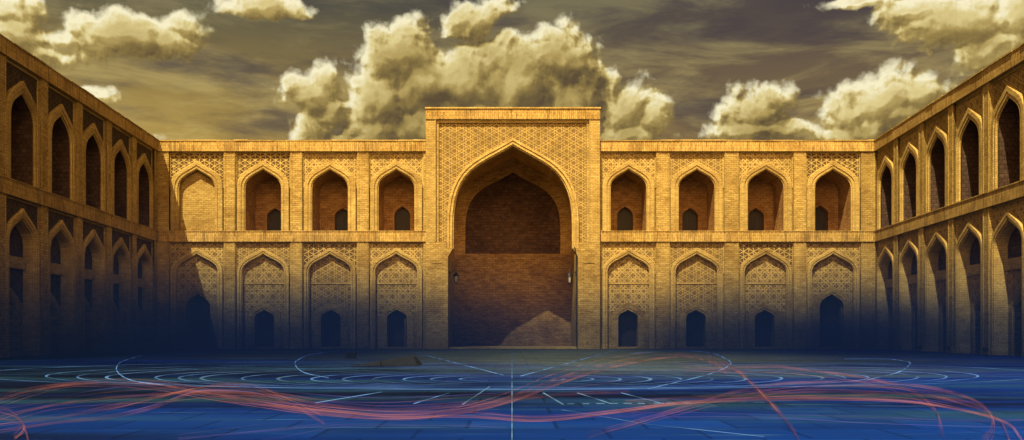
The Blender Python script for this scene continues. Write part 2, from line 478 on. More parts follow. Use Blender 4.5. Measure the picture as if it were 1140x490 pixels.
# ------------------------------------------------------------------ the two ranges beside the portal
XL, XR = X(175.5), X(974.5)
PX0, PX1 = X(474.5), X(667.5)
lc = [X(218.5), X(292.5), X(367), X(441)]
rc = [X(700), X(776), X(853), X(928)]
cx = (XL + PX0) / 2
make_range('arcade_range', 'sunlit two-storey brick range left of the tall portal, one upper arch bricked up', (cx, 0, 0), 0, XL - cx, PX0 - cx,
    [(lc[0] - cx, dict(kind='blind', spandrel='lattice')), (lc[1] - cx, dict(door_dx=.15, door_h=1.62)), (lc[2] - cx, dict(door_dx=.35, door_h=1.62, spandrel='star')), (lc[3] - cx, dict(door_dx=.10, door_h=1.72, spandrel='star'))],
    [(lc[0] - cx, dict(tall=True)), (lc[1] - cx, dict(tymp='star', spandrel='field')), (lc[2] - cx, dict(tymp='field', spandrel='lattice')), (lc[3] - cx, dict(tymp='star', spandrel='star', ajar=True))])
cx2 = (XR + PX1) / 2
make_range('arcade_range', 'sunlit two-storey brick range right of the tall portal with four open upper arches', (cx2, 0, 0), 0, PX1 - cx2, XR - cx2,
    [(rc[0] - cx2, dict(door_dx=0.05, door_h=1.70, spandrel='star')), (rc[1] - cx2, dict(door_dx=.02, door_h=1.62, spandrel='field')), (rc[2] - cx2, dict(door_dx=-.02, door_h=1.62, spandrel='star')), (rc[3] - cx2, dict(door_dx=-.05, door_h=1.78))],
    [(rc[0] - cx2, dict(tymp='star', spandrel='star')), (rc[1] - cx2, dict(tymp='field', spandrel='field')), (rc[2] - cx2, dict(tymp='star', spandrel='lattice')), (rc[3] - cx2, dict(tall=True, tymp='star', spandrel='star', ajar=True))])

# ------------------------------------------------------------------ side wings
TILT = .068
PITCH = 3.89
NB = 7
angR = math.atan2(-1, -TILT); angL = math.atan2(1, -TILT)
r0 = .06
ub = [r0 + PW + k * PITCH for k in range(NB)]
make_range('courtyard_wing', 'long brick side wing on the right, its arches raked by sunlight', (XR, 0, 0), angR, 0, ub[-1] + PW + .65,
    [(x, dict(door=False, lining='wing_shade', spandrel='star' if k % 2 else 'field')) for k, x in enumerate(ub)],
    [(x, dict(tymp='star' if k % 2 else 'field', spandrel='field' if k % 2 else 'star', yb=.60, lunette='wing_shade')) for k, x in enumerate(ub)])
l0 = .62
ub = [-(l0 + PW + k * PITCH) for k in range(NB)]
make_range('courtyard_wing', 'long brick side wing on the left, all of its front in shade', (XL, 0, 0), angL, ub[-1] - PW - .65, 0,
    [(x, dict(door=False, lining='wing_shade', spandrel='shaded_lattice')) for x in ub],
    [(x, dict(tymp='shaded_lattice', spandrel='shaded_lattice', yb=.60, lunette='shaded_lattice' if k % 2 else 'wing_shade')) for k, x in enumerate(ub)])

# ------------------------------------------------------------------ the portal with its deep vaulted hall
def portal():
    xc = (PX0 + PX1) / 2; x0, x1 = PX0 - xc, PX1 - xc
    t = thing('portal', 'tall golden brick portal with one huge pointed arch over a deep shadowed hall', 'portal', (xc, 0, 0))
    yf, yp = -.28, -.08
    zt = Z(121); zc = Z(134); zb = Z(270)
    pa, pb = X(485.6) - xc, X(655.8) - xc
    HW, YB = 3.79, 6.0
    zi = 5.38; zi2 = 5.88
    w = MB()
    w.box(x0, x0 + .12, -.1, 9, 0, zt - .1); w.box(x1 - .12, x1, -.1, 9, 0, zt - .1)
    w.box(x0 + .12, x1 - .12, 8.8, 9, 0, zt - .1); w.box(x0, x1, .1, 9, zt - .3, zt - .09)
    w.build('wall', M['roof'], t)
    # frame strips beside the carved field and piers beside the opening
    for sx in (-1, 1):
        a, b = (x0, pa) if sx < 0 else (pb, x1)
        p = MB(); p.box(a, b, yf, .3, zb, zc + .01)
        e = b - .06 if sx < 0 else a
        p.box(e, e + .06, yf - .03, yf + .05, zb, zc)
        p.build('frame_strip', M['smooth'], t)
        a, b = (x0, -HW) if sx < 0 else (HW, x1)
        p = MB()
        p.box(a, b, yf, YB + .3, 0, zi)
        q = 3.87 if sx > 0 else -3.87
        p.prism([(sx * HW, zi), (sx * 5.0 if False else (x0 if sx < 0 else x1), zi), ((x0 if sx < 0 else x1), zb - .002), (q, zb - .002), (q, zi2), (sx * 3.50, zi2)], yf, .5)
        p.box(a - .0, b + .0, yf - .06, yf + .05, 0.003, .30)
        # incised upright panel on the pier
        m0 = (a + b) / 2
        for xx in (m0 - .34, m0 + .30): p.box(xx, xx + .04, yf - .025, yf + .02, 1.3, 5.0)
        p.box(m0 - .30, m0 + .30, yf - .025, yf + .02, 5.0, 5.04)
        p.build('pier', M['brick'], t)
    c = MB(); c.box(x0, x1, yf - .06, .3, zc, zt - .09); c.build('cornice', M['soldier'], t)
    c = MB(); c.box(x0 - .04, x1 + .04, yf - .12, .36, zt - .088, zt); c.build('coping', M['smooth'], t)
    O, I = (3.87, Z(251), Z(154.2)), (3.47, Z(251), Z(162.5))
    f = MB(); wall_hole(f, pa, pb, zb, zc, arch(*O, zb, 0, True), yp); f.build('spandrel_panel', M['field'], t)
    f = MB()
    for a, b in ((pa, pa + .16), (pb - .16, pb)): f.box(a, b, yp - .10, yp - .004, zb + .02, zc - .012)
    f.box(pa + .16, pb - .16, yp - .10, yp - .004, zc - .18, zc - .012)
    f.build('inner_frame', M['smooth'], t)
    def mid(k, z=zi2): return arch(*(o + (i - o) * k for o, i in zip(O, I)), z, 0, True)
    V = (HW, Z(251) + .35, 12.32)
    am = MB()
    am.loft([at_y(mid(0), yp + .01), at_y(mid(0), yp - .10), at_y(mid(.05), yp - .14), at_y(mid(.35), yp - .14), at_y(mid(.38), yp - .06), at_y(mid(.5), yp - .05),
             at_y(mid(.53), yp - .10), at_y(mid(.8), yp - .10), at_y(mid(.83), yp), at_y(mid(1), yp + .02), at_y(mid(1), .5), at_y(arch(*V, zi2, 0, True), .5)])
    am.build('arch_moulding', M['smooth'], t)
    vt = MB(); c = arch(*V, zi - .01, 0, True); vt.loft([at_y(c, .5), at_y(c, 3.1), at_y(c, YB)]); vt.build('vault', M['hall'], t)
    # back wall of the hall: a sunk arched panel high up, plain bonded brick below
    N = (3.09, 7.7, 11.37)
    zn = 6.06
    bw = MB(); c = arch(*N, zn, 0, True)
    wall_hole(bw, -HW - .1, HW + .1, zn - .06, 12.6, c, YB)
    bw.loft([at_y(c, YB), at_y(c, YB + .3)])
    bw.box(-N[0], N[0], YB - .04, YB + .3, zn - .05, zn)
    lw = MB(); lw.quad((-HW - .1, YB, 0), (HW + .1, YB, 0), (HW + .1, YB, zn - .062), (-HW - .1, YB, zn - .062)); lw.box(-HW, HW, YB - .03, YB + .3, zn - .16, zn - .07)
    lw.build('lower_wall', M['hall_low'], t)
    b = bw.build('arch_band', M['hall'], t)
    pn = MB(); pn.prism(c, YB + .3, YB + .4); pn.build('sunk_panel', M['panel_shade'], b)
    th = MB(); th.box(-HW, HW, -.2, YB + .1, 0.004, .10); th.build('threshold', M['brick'], t)
    return xc
pxc = portal()

# ------------------------------------------------------------------ lanterns on the piers of the portal
def lantern_meshes(sx):
    br = MB(); br.tube([(sx * .0, 0, .22), (sx * -.16, 0, .34), (sx * -.30, 0, .42), (sx * -.34, 0, .36)], .018); br.box(-.03, .03, -.07, .07, .06, .36)
    cg = MB()
    q = sx * -.34
    for a in range(6):
        an = a * math.pi / 3
        cg.tube([(q + .075 * math.cos(an), .075 * math.sin(an), -.28), (q + .13 * math.cos(an), .13 * math.sin(an), .08)], .012, 4)
    for zz, r in ((-.28, .08), (.08, .135)):
        ring = [(q + r * math.cos(k * math.pi / 6), r * math.sin(k * math.pi / 6), zz) for k in range(13)]
        cg.tube(ring, .014, 4)
    def lathe(prof):
        m = MB(); m.loft([[(q + r * math.cos(k * math.pi / 4), r * math.sin(k * math.pi / 4), z) for k in range(8)] for r, z in prof], True); return m
    cap = lathe([(.165, .085), (.15, .12), (.07, .24), (.03, .28), (.035, .31), (.01, .36)])
    foot = lathe([(.01, -.40), (.035, -.36), (.02, -.33), (.085, -.285)])
    gl = lathe([(.062, -.27), (.115, .075)])
    return [('bracket', br, 'iron'), ('cage', cg, 'iron'), ('cap', cap, 'iron'), ('finial', foot, 'iron'), ('glass', gl, 'glass')]
for sx, lab in ((-1, 'small black iron lantern on the left side wall inside the portal arch'), (1, 'small black iron lantern on the right side wall inside the portal arch')):
    t = thing('wall_lantern', lab, 'lantern', (pxc + sx * 3.76, .9, Z(308)), 0, 'lanterns flanking the portal hall')
    t.scale = (1.1, 1.1, 1.1)
    for n, mb, mt in lantern_meshes(sx): mb.build(n, M[mt], t)

# downpipe / cable running down the right pier
dp = MB(); xx = X(641.5)
dp.tube([(xx - .12, -.33, 5.95), (xx - .03, -.37, 5.5), (xx, -.37, 5.25), (xx, -.37, 2.6), (xx, -.37, .15)], .035, 6)
for zz in (1.0, 2.6, 4.2): dp.box(xx - .05, xx + .05, -.42, -.30, zz, zz + .05)
tag(dp.build('downpipe', M['iron']), 'thin dark pipe running down the edge of the right portal pier', 'pipe')

# ------------------------------------------------------------------ ground and courtyard floor
def floor_mat():
    m, nt = new_mat('blue_paving')
    tc = nt.new('ShaderNodeTexCoord'); P = tc.outputs['Object']; p = nt.sep(P)
    b = nt.new('ShaderNodeTexBrick', offset=.5)
    nt.put(b.inputs['Vector'], P)
    for k, q in (('Scale', 1.0), ('Mortar Size', .022), ('Mortar Smooth', .2), ('Brick Width', .9), ('Row Height', .9)): b.inputs[k].default_value = q
    b.inputs['Color1'].default_value = (1, 1, 1, 1); b.inputs['Color2'].default_value = (.72, .72, .72, 1); b.inputs['Mortar'].default_value = (.55, .55, .55, 1)
    streak = nt.noise(nt.comb(nt.m('MULTIPLY', p[0], .16), nt.m('MULTIPLY', p[1], 1.5), 0), 1.0, 5, .65)
    big = nt.noise(nt.comb(nt.m('MULTIPLY', p[0], .10), nt.m('MULTIPLY', p[1], .10), 3), 1.0, 3, .5)
    deep, bright, grey = (.0012, .004, .022), (.0012, .016, .19), (.060, .075, .062)
    dark = nt.noise(nt.comb(nt.m('MULTIPLY', p[0], .045), nt.m('MULTIPLY', p[1], .16), 21), 1.0, 3, .5)
    col = nt.mix(nt.ramp(nt.m('ADD', nt.m('MULTIPLY', streak, .6), nt.m('ADD', nt.m('MULTIPLY', dark, .55), nt.m('MULTIPLY', p[0], .006))), .44, .74), deep, bright)
    pale = nt.noise(nt.comb(nt.m('MULTIPLY', p[0], .35), nt.m('MULTIPLY', p[1], 3.2), 9), 1.0, 4, .7)
    teal = nt.noise(nt.comb(nt.m('MULTIPLY', p[0], .13), nt.m('MULTIPLY', p[1], .5), 33), 1.0, 5, .6)
    col = nt.mix(nt.ramp(teal, .46, .68, 0, .75), col, (.010, .040, .095))
    near = nt.ramp(nt.m('ADD', p[1], nt.m('MULTIPLY', streak, 6)), -40.5, -46)
    col = nt.mix(nt.m('MULTIPLY', near, nt.ramp(dark, .40, .58, 0, .8)), col, (.003, .036, .30))
    col = nt.mix(nt.ramp(pale, .58, .74, 0, .55), col, (.035, .11, .27))
    # worn dusty stone away from the middle of the court, towards the portal
    dist = nt.v('LENGTH', nt.v('MULTIPLY', nt.v('SUBTRACT', P, (3.5, -8.0, 0)), (.055, .036, 0)))
    g = nt.m('ADD', nt.m('MULTIPLY', nt.m('SUBTRACT', big, .5), .8), nt.m('SUBTRACT', 1.0, dist))
    g = nt.m('ADD', g, nt.m('MULTIPLY', nt.m('SUBTRACT', streak, .5), .9))
    col = nt.mix(nt.ramp(g, -.1, .65, 0, .85), col, grey)
    col = nt.mix(1.0, col, b.outputs['Color'], 'MULTIPLY')
    h = nt.m('ADD', nt.m('MULTIPLY', b.outputs['Fac'], -.5), nt.m('MULTIPLY', streak, .6))
    return finish(m, nt, col, .8, h, .5, .02, .02)
g = MB(); g.quad((-700, -700, -.05), (700, -700, -.05), (700, 700, -.05), (-700, 700, -.05))
tag(g.build('ground', plain_mat('dusty_ground', (.26, .21, .14), .95, .1, .3, .3)), kind='structure')
fl = MB(); fl.quad((-24, -80, 0), (24, -80, 0), (24, 6.4, 0), (-24, 6.4, 0))
tag(fl.build('courtyard_floor', floor_mat()), kind='structure')

# ------------------------------------------------------------------ small things on the floor
def wedge():
    t = thing('stone_ramp', 'low dark stone wedge ramp lying on the courtyard floor left of the portal', 'ramp', (*floor_pt(432, 407.5), 0))
    k = (F * EYE / (407.5 - HZ)) / F
    w = MB(); h = 10 * k
    w.v += [(-44 * k, 0, .005), (33 * k, 0, .005), (27 * k, .3, h), (21 * k, .3, h), (-38 * k, 1.4, .005), (33 * k, 1.4, .005), (27 * k, 1.1, h), (21 * k, 1.1, h)]
    w.f += [(0, 1, 2, 3), (4, 7, 6, 5), (0, 3, 7, 4), (3, 2, 6, 7), (1, 5, 6, 2), (0, 4, 5, 1)]
    w.build('slab', M['stone'], t)
    p = MB(); p.box(-8.4 * k, -7.6 * k, -.05, -.02, .004, 5 * k); p.build('marker_post', M['stone'], t)
wedge()
def crate():
    x, y = floor_pt(391, 399.5)
    t = thing('crate', 'dark wooden box on the floor near the second lower arch left of the portal', 'box', (x, y, 0))
    w, h = .16, .18
    b = MB(); b.box(-w, w, -w, w, .03, h); b.build('body', M['stone'], t)
    b = MB(); b.box(-w - .02, w + .02, -w - .02, w + .02, h + .002, h + .05); b.build('lid', M['stone'], t)
    b = MB()
    for sx in (-1, 1): b.box(sx * w - .03, sx * w + .03, -w - .022, -w - .002, .02, h)
    b.build('batten', M['stone'], t)
crate()
def floodlight(px, py, rz, lab):
    x, y = floor_pt(px, py)
    t = thing('floodlight', lab, 'floodlight', (x, y, 0), rz, 'small floodlights at the foot of the right wing')
    b = MB(); b.box(-.12, .12, -.08, .08, .004, .05); b.tube([(-.15, 0, .05), (-.15, 0, .26)], .012, 4); b.tube([(.15, 0, .05), (.15, 0, .26)], .012, 4); b.build('bracket', M['iron'], t)
    h = MB(); h.loft([[(x * s, yy, .26 + z * s) for x, z in ((-.13, -.10), (.13, -.10), (.13, .10), (-.13, .10))] for yy, s in ((.10, .6), (.02, 1.0), (-.06, 1.05))], True); h.quad((-.08, .10, .20), (.08, .10, .20), (.08, .10, .32), (-.08, .10, .32)); h.build('housing', M['iron'], t)
    g = MB(); g.box(-.12, .12, -.064, -.05, .165, .355); g.build('lens', M['glass'], t)
for i, (px, py, lab) in enumerate(((1003, 392.3, 'small black floodlight by the second pilaster of the right wing'), (1024, 393, 'small black floodlight by the third pilaster of the right wing'),
        (1057, 394.3, 'small black floodlight with a bright lens by the fourth pilaster of the right wing'), (1097, 396.2, 'small black floodlight by the fifth pilaster of the right wing'))):
    floodlight(px, py, R(90 if i % 2 else 60), lab)

# ------------------------------------------------------------------ luminous rings, lines and trails on the floor
def smooth_path(pts, n=10):
    out = []
    P = [Vector(p) for p in pts]; P = [P[0] * 2 - P[1]] + P + [P[-1] * 2 - P[-2]]
    for i in range(1, len(P) - 2):
        a, b, c, d = P[i - 1:i + 3]
        for k in range(n):
            t = k / n
            out.append(.5 * ((2 * b) + (c - a) * t + (2 * a - 5 * b + 4 * c - d) * t * t + (3 * b - a - 3 * c + d) * t ** 3))
    out.append(P[-2])
    return out

GR = 'concentric light rings on the courtyard floor'
ORD = 'innermost second third fourth fifth sixth seventh eighth ninth tenth eleventh twelfth thirteenth fourteenth outermost'.split()
rings = [(58, 422.3), (90, 422.2), (120, 422), (153, 421.6), (186, 421.3), (220, 420.8), (256, 420.3), (294, 419.5), (337, 418.8), (360, 418.2), (384, 417.6), (434, 416.6), (463, 415.8), (494, 414.6), (562, 412.2)]
for k, (r, y) in enumerate(rings):
    d = F * EYE / (y - HZ)
    rad = r / F * d
    ry = min(rad, 1.2 + rad * .55)
    cy = -D + d
    w = .012 + .0026 * d * .46 * (1.0 if k in (3, 6, 8, 11, 14) else .62)
    mb = MB(); n = 96
    def rng(q):
        out = []
        for j in range(n):
            c, s_ = math.cos(2 * math.pi * j / n), math.sin(2 * math.pi * j / n)
            e = q * (.01 + .99 * abs(c) ** 5)           # the line swells at both flanks of the ring
            out.append(((rad + e) * c, (ry + e) * s_))
        return out
    a, b = rng(-w), rng(w)
    mb.loft([[(x, yy, 0) for x, yy in a], [(x, yy, .002) for x, yy in a], [(x, yy, .002) for x, yy in b], [(x, yy, 0) for x, yy in b]], True)
    o = mb.build('light_ring', M['white_light'] if k in (3, 6, 8) else M['blue_light'], None, (0, cy, .005))
    lab = {0: 'innermost and smallest pale blue light ring at the middle of the floor', len(rings) - 1: 'outermost and widest pale blue light ring on the courtyard floor'}.get(k, f'pale blue light ring on the floor, {ORD[k]} counted outward from the middle')
    tag(o, lab, 'light ring', GR)

def strip(name, pts, w, h, mat, label, cat, group=None, dashes=None):
    """a flat luminous line set in the paving"""
    P = [Vector((*p, 0)) for p in pts]; w *= .62; h = .004
    mb = MB()
    def seg(a, b):
        t = (b - a).normalized(); n = Vector((-t.y, t.x, 0)) * w
        mb.prism_up = None
        q = [a - n, b - n, b + n, a + n]
        i = len(mb.v); mb.v += [(v.x, v.y, 0) for v in q] + [(v.x, v.y, h) for v in q]
        for f in ((0, 3, 2, 1), (4, 5, 6, 7), (0, 1, 5, 4), (1, 2, 6, 5), (2, 3, 7, 6), (3, 0, 4, 7)): mb.f.append(tuple(i + z for z in f))
    for a, b in zip(P, P[1:]): seg(a, b)
    o = mb.build(name, M[mat], None, (0, 0, .006)); return tag(o, label, cat, group)
G2 = 'straight light lines in the paving'
def fp(*q): return [floor_pt(x, y) for x, y in q]
lines = [
    (((605, 438), (627, 451)), .022, 'white_light', 'short bright white light line slanting just right of the centre line'),
    (((643, 438), (680, 450)), .020, 'white_light', 'short white light line slanting second to the right of the centre line'),
    (((692, 438), (734, 449)), .016, 'blue_light', 'short faint light line slanting third to the right of the centre line'),
    (((545, 431), (515, 451)), .022, 'white_light', 'short bright light line slanting just left of the centre line'),
    (((500, 438), (461, 450)), .020, 'blue_light', 'short pale light line slanting second to the left of the centre line'),
    (((425, 437), (352, 449)), .020, 'blue_light', 'longer faint light line slanting third to the left of the centre line'),
    (((462, 392.6), (560, 418)), .030, 'blue_light', 'long thin light line from the stone ramp towards the middle of the rings'),
    (((580, 419), (690, 388.9)), .030, 'blue_light', 'long thin light line from the middle of the rings to the first right doorway'),
    (((626, 457), (720, 473), (850, 487)), .010, 'blue_light', 'long thin light line crossing the near floor right of the centre line'),
]
for pts, w, mt, lab in lines: strip('light_line', fp(*pts), w, .012, mt, lab, 'light line', G2)
strip('light_line', [(0, -49), (0, -.4)], .011, .008, 'white_light', 'very long straight light line running from the foreground to the portal', 'light line', G2)
# the dashed cross line
for k in range(14):
    x0 = 632 + k * 16 + random.uniform(-2, 2)
    a, b = floor_pt(x0, 450.3 - k * .12), floor_pt(x0 + random.uniform(7, 12), 450.3 - k * .12)
    strip('light_dash', [a, b], .055, .02, 'white_light', 'short light dash in the dashed cross line right of the centre line', 'light dash', 'dashes of the light line across the floor')
# arcs in two larger curves behind the rings
for lab, pts in (('large pale light arc reaching towards the left doorways', ((404, 390), (352, 394), (332, 401), (329, 407), (338, 415), (366, 421.5))),
                 ('large pale light arc curling below the right doorways', ((700, 394), (755, 390.5), (790, 393), (810, 401), (812, 407), (790, 417), (720, 434))),
                 ('large pale light arc near the foot of the right wing', ((940, 400), (985, 400), (1010, 403), (1012, 407), (1000, 415), (960, 425))),
                 ('large pale light arc near the foot of the left wing', ((165, 394), (138, 402), (130, 409), (133, 417), (150, 425), (190, 430)))):
    pts = smooth_path([(*floor_pt(x, y), .012) for x, y in pts], 10)
    mb = MB(); mb.tube(pts, [.012 * (.4 + .6 * math.sin(math.pi * (i + .5) / len(pts))) for i in range(len(pts))], 5)
    tag(mb.build('light_arc', M['blue_light']), lab, 'light arc', 'large light arcs behind the rings')

def trail(label, pts, spread, n, r, mat, seed, group='curving light trails over the near floor'):
    """a bundle of thin luminous strands that part and meet again"""
    rd = random.Random(seed)
    x, y = floor_pt(*pts[len(pts) // 2])
    t = thing('light_trail', label, 'light trail', (x, y, 0), 0, group)
    for k in range(max(5, n)):
        o0, o1, ph = rd.uniform(-1.2, 1.2), rd.uniform(-1.2, 1.2), rd.uniform(0, 6.28)
        q = []
        for i, (px, py) in enumerate(pts):
            f = i / (len(pts) - 1)
            off = 2.1 * spread * (o0 * (1 - f) + o1 * f) * (.35 + .65 * abs(math.cos(2.6 * f * math.pi + .6)))
            fx, fy = floor_pt(px + off * .5, py + off)
            q.append((fx - x, fy - y, .02 + .012 * (k % 4)))
        q = smooth_path(q, 12)
        L = len(q)
        veil = k < 3 and mat == 'red_light'
        rr = r * (1.9, 1.3, .9)[k] if veil else r * rd.choice((.10, .14, .18, .24, .40))
        mb = MB(); mb.tube(q, [max(.0015, rr * (q[i].y + y + D) / 14 * (.25 + .75 * math.sin(math.pi * (i + .5) / L) ** .8)) for i in range(L)], 5)
        mb.build('strand', M['red_veil' if veil else mat if rd.random() > .18 else 'violet_light'], t)
trail('broad coral light trail arching over the left foreground and dipping past the centre', [(-14, 455), (28, 441), (75, 431.5), (125, 429), (175, 432), (225, 441), (290, 452), (345, 461), (420, 468), (480, 466), (540, 455), (585, 440), (625, 424), (680, 407), (730, 398), (765, 397), (790, 402), (806, 412)], 3.2, 8, .017, 'red_light', 1)
trail('coral light trail rising across the left foreground to the first light rings', [(-12, 478), (60, 470), (120, 459), (170, 447), (215, 436), (250, 431), (285, 434), (320, 448), (358, 468)], 3.6, 8, .014, 'red_light', 2)
trail('low coral light trail sweeping rightward and rising beside the centre', [(240, 446), (300, 453), (360, 459), (430, 465), (520, 465), (600, 470), (680, 462), (760, 451), (840, 446), (930, 444.5), (1010, 448), (1080, 461), (1120, 474), (1136, 492)], 3.0, 8, .012, 'red_light', 3)
trail('coral light trail climbing from the bottom edge to the right rings', [(655, 492), (700, 478), (760, 460), (820, 443), (870, 434), (920, 430), (975, 430), (1030, 437), (1075, 448), (1100, 462), (1106, 478), (1096, 496)], 3.0, 7, .012, 'red_light', 4)
trail('wide pale coral light trail swinging under the first from the left edge', [(-14, 470), (50, 455), (110, 446), (180, 441), (240, 437), (300, 441), (360, 452), (430, 458), (520, 452), (620, 441), (700, 436)], 5.0, 7, .010, 'red_light', 11)
trail('faint coral light trail bending down through the right foreground', [(790, 403), (815, 412), (835, 428), (858, 452), (880, 478), (890, 496)], 4.0, 6, .012, 'red_light', 12)
trail('pale coral light trail turning sharply at the right bottom corner', [(700, 458), (800, 447), (900, 441), (980, 440), (1040, 444), (1085, 455), (1112, 470), (1122, 492)], 5.0, 7, .010, 'red_light', 13)
trail('thin violet light trail lying flat across the right foreground', [(560, 470), (650, 465), (760, 465), (870, 467), (960, 470), (1050, 474), (1150, 475)], 3.0, 5, .008, 'violet_light', 5)
trail('small knot of coral light trails at the left bottom corner', [(-10, 458), (14, 466), (26, 478), (28, 490), (20, 500)], 5, 7, .008, 'red_light', 6)
trail('faint coral light trail looping far back among the right rings', [(760, 412), (800, 414), (860, 413), (905, 417), (960, 424), (1010, 438), (1040, 458), (1050, 492)], 3.0, 5, .012, 'red_light', 7)
trail('blue violet light trail low across the left foreground', [(200, 496), (300, 484), (380, 475), (470, 471), (560, 470)], 4.0, 5, .008, 'violet_light', 8)

# ------------------------------------------------------------------ blue air volume added to darken the lower walls
def added_mist():
    """an added closed body of air from wall to wall, thick at the paving and thinning upwards"""
    m, nt = new_mat('added_blue_mist')
    tc = nt.new('ShaderNodeTexCoord'); p = nt.sep(tc.outputs['Object'])
    h = nt.m('EXPONENT', nt.m('MULTIPLY', nt.m('MULTIPLY', p[2], p[2]), -1 / (2 * ADDED_MIST_H ** 2)))
    fr = nt.ramp(p[1], -40, -22)
    side = nt.m('EXPONENT', nt.m('MULTIPLY', nt.m('POWER', nt.m('MULTIPLY', nt.m('SUBTRACT', p[0], 2.5), .15), 2), -1))  # thinned before the portal so the hall's sunlit patch stays bright
    dens = nt.m('MULTIPLY', nt.m('MULTIPLY', h, fr), nt.m('MULTIPLY_ADD', side, -.88, 1.25))
    drift = nt.noise(nt.v('MULTIPLY', tc.outputs['Object'], (.16, .16, .42)), 1.0, 3, .55)
    dens = nt.m('MULTIPLY', dens, nt.ramp(drift, .28, .70, .35, 1.65, False))
    ab = nt.new('ShaderNodeVolumeAbsorption'); ab.inputs['Color'].default_value = (.08, .19, .54, 1)
    s = nt.new('ShaderNodeVolumeScatter'); s.inputs['Color'].default_value = (.07, .18, .72, 1)
    nt.put(ab.inputs['Density'], nt.m('MULTIPLY', dens, ADDED_MIST_A)); nt.put(s.inputs['Density'], nt.m('MULTIPLY', dens, ADDED_MIST_S))
    ad = nt.new('ShaderNodeAddShader'); o = nt.new('ShaderNodeOutputMaterial')
    nt.l.new(ab.outputs[0], ad.inputs[0]); nt.l.new(s.outputs[0], ad.inputs[1]); nt.l.new(ad.outputs[0], o.inputs['Volume'])
    mb = MB(); mb.box(-22.6, 23.1, -41, 6.9, -.9, 7.0)
    tag(mb.build('added_mist', m), kind='stuff')
ADDED_MIST_A, ADDED_MIST_S, ADDED_MIST_H = .140, .0095, 1.85
added_mist()

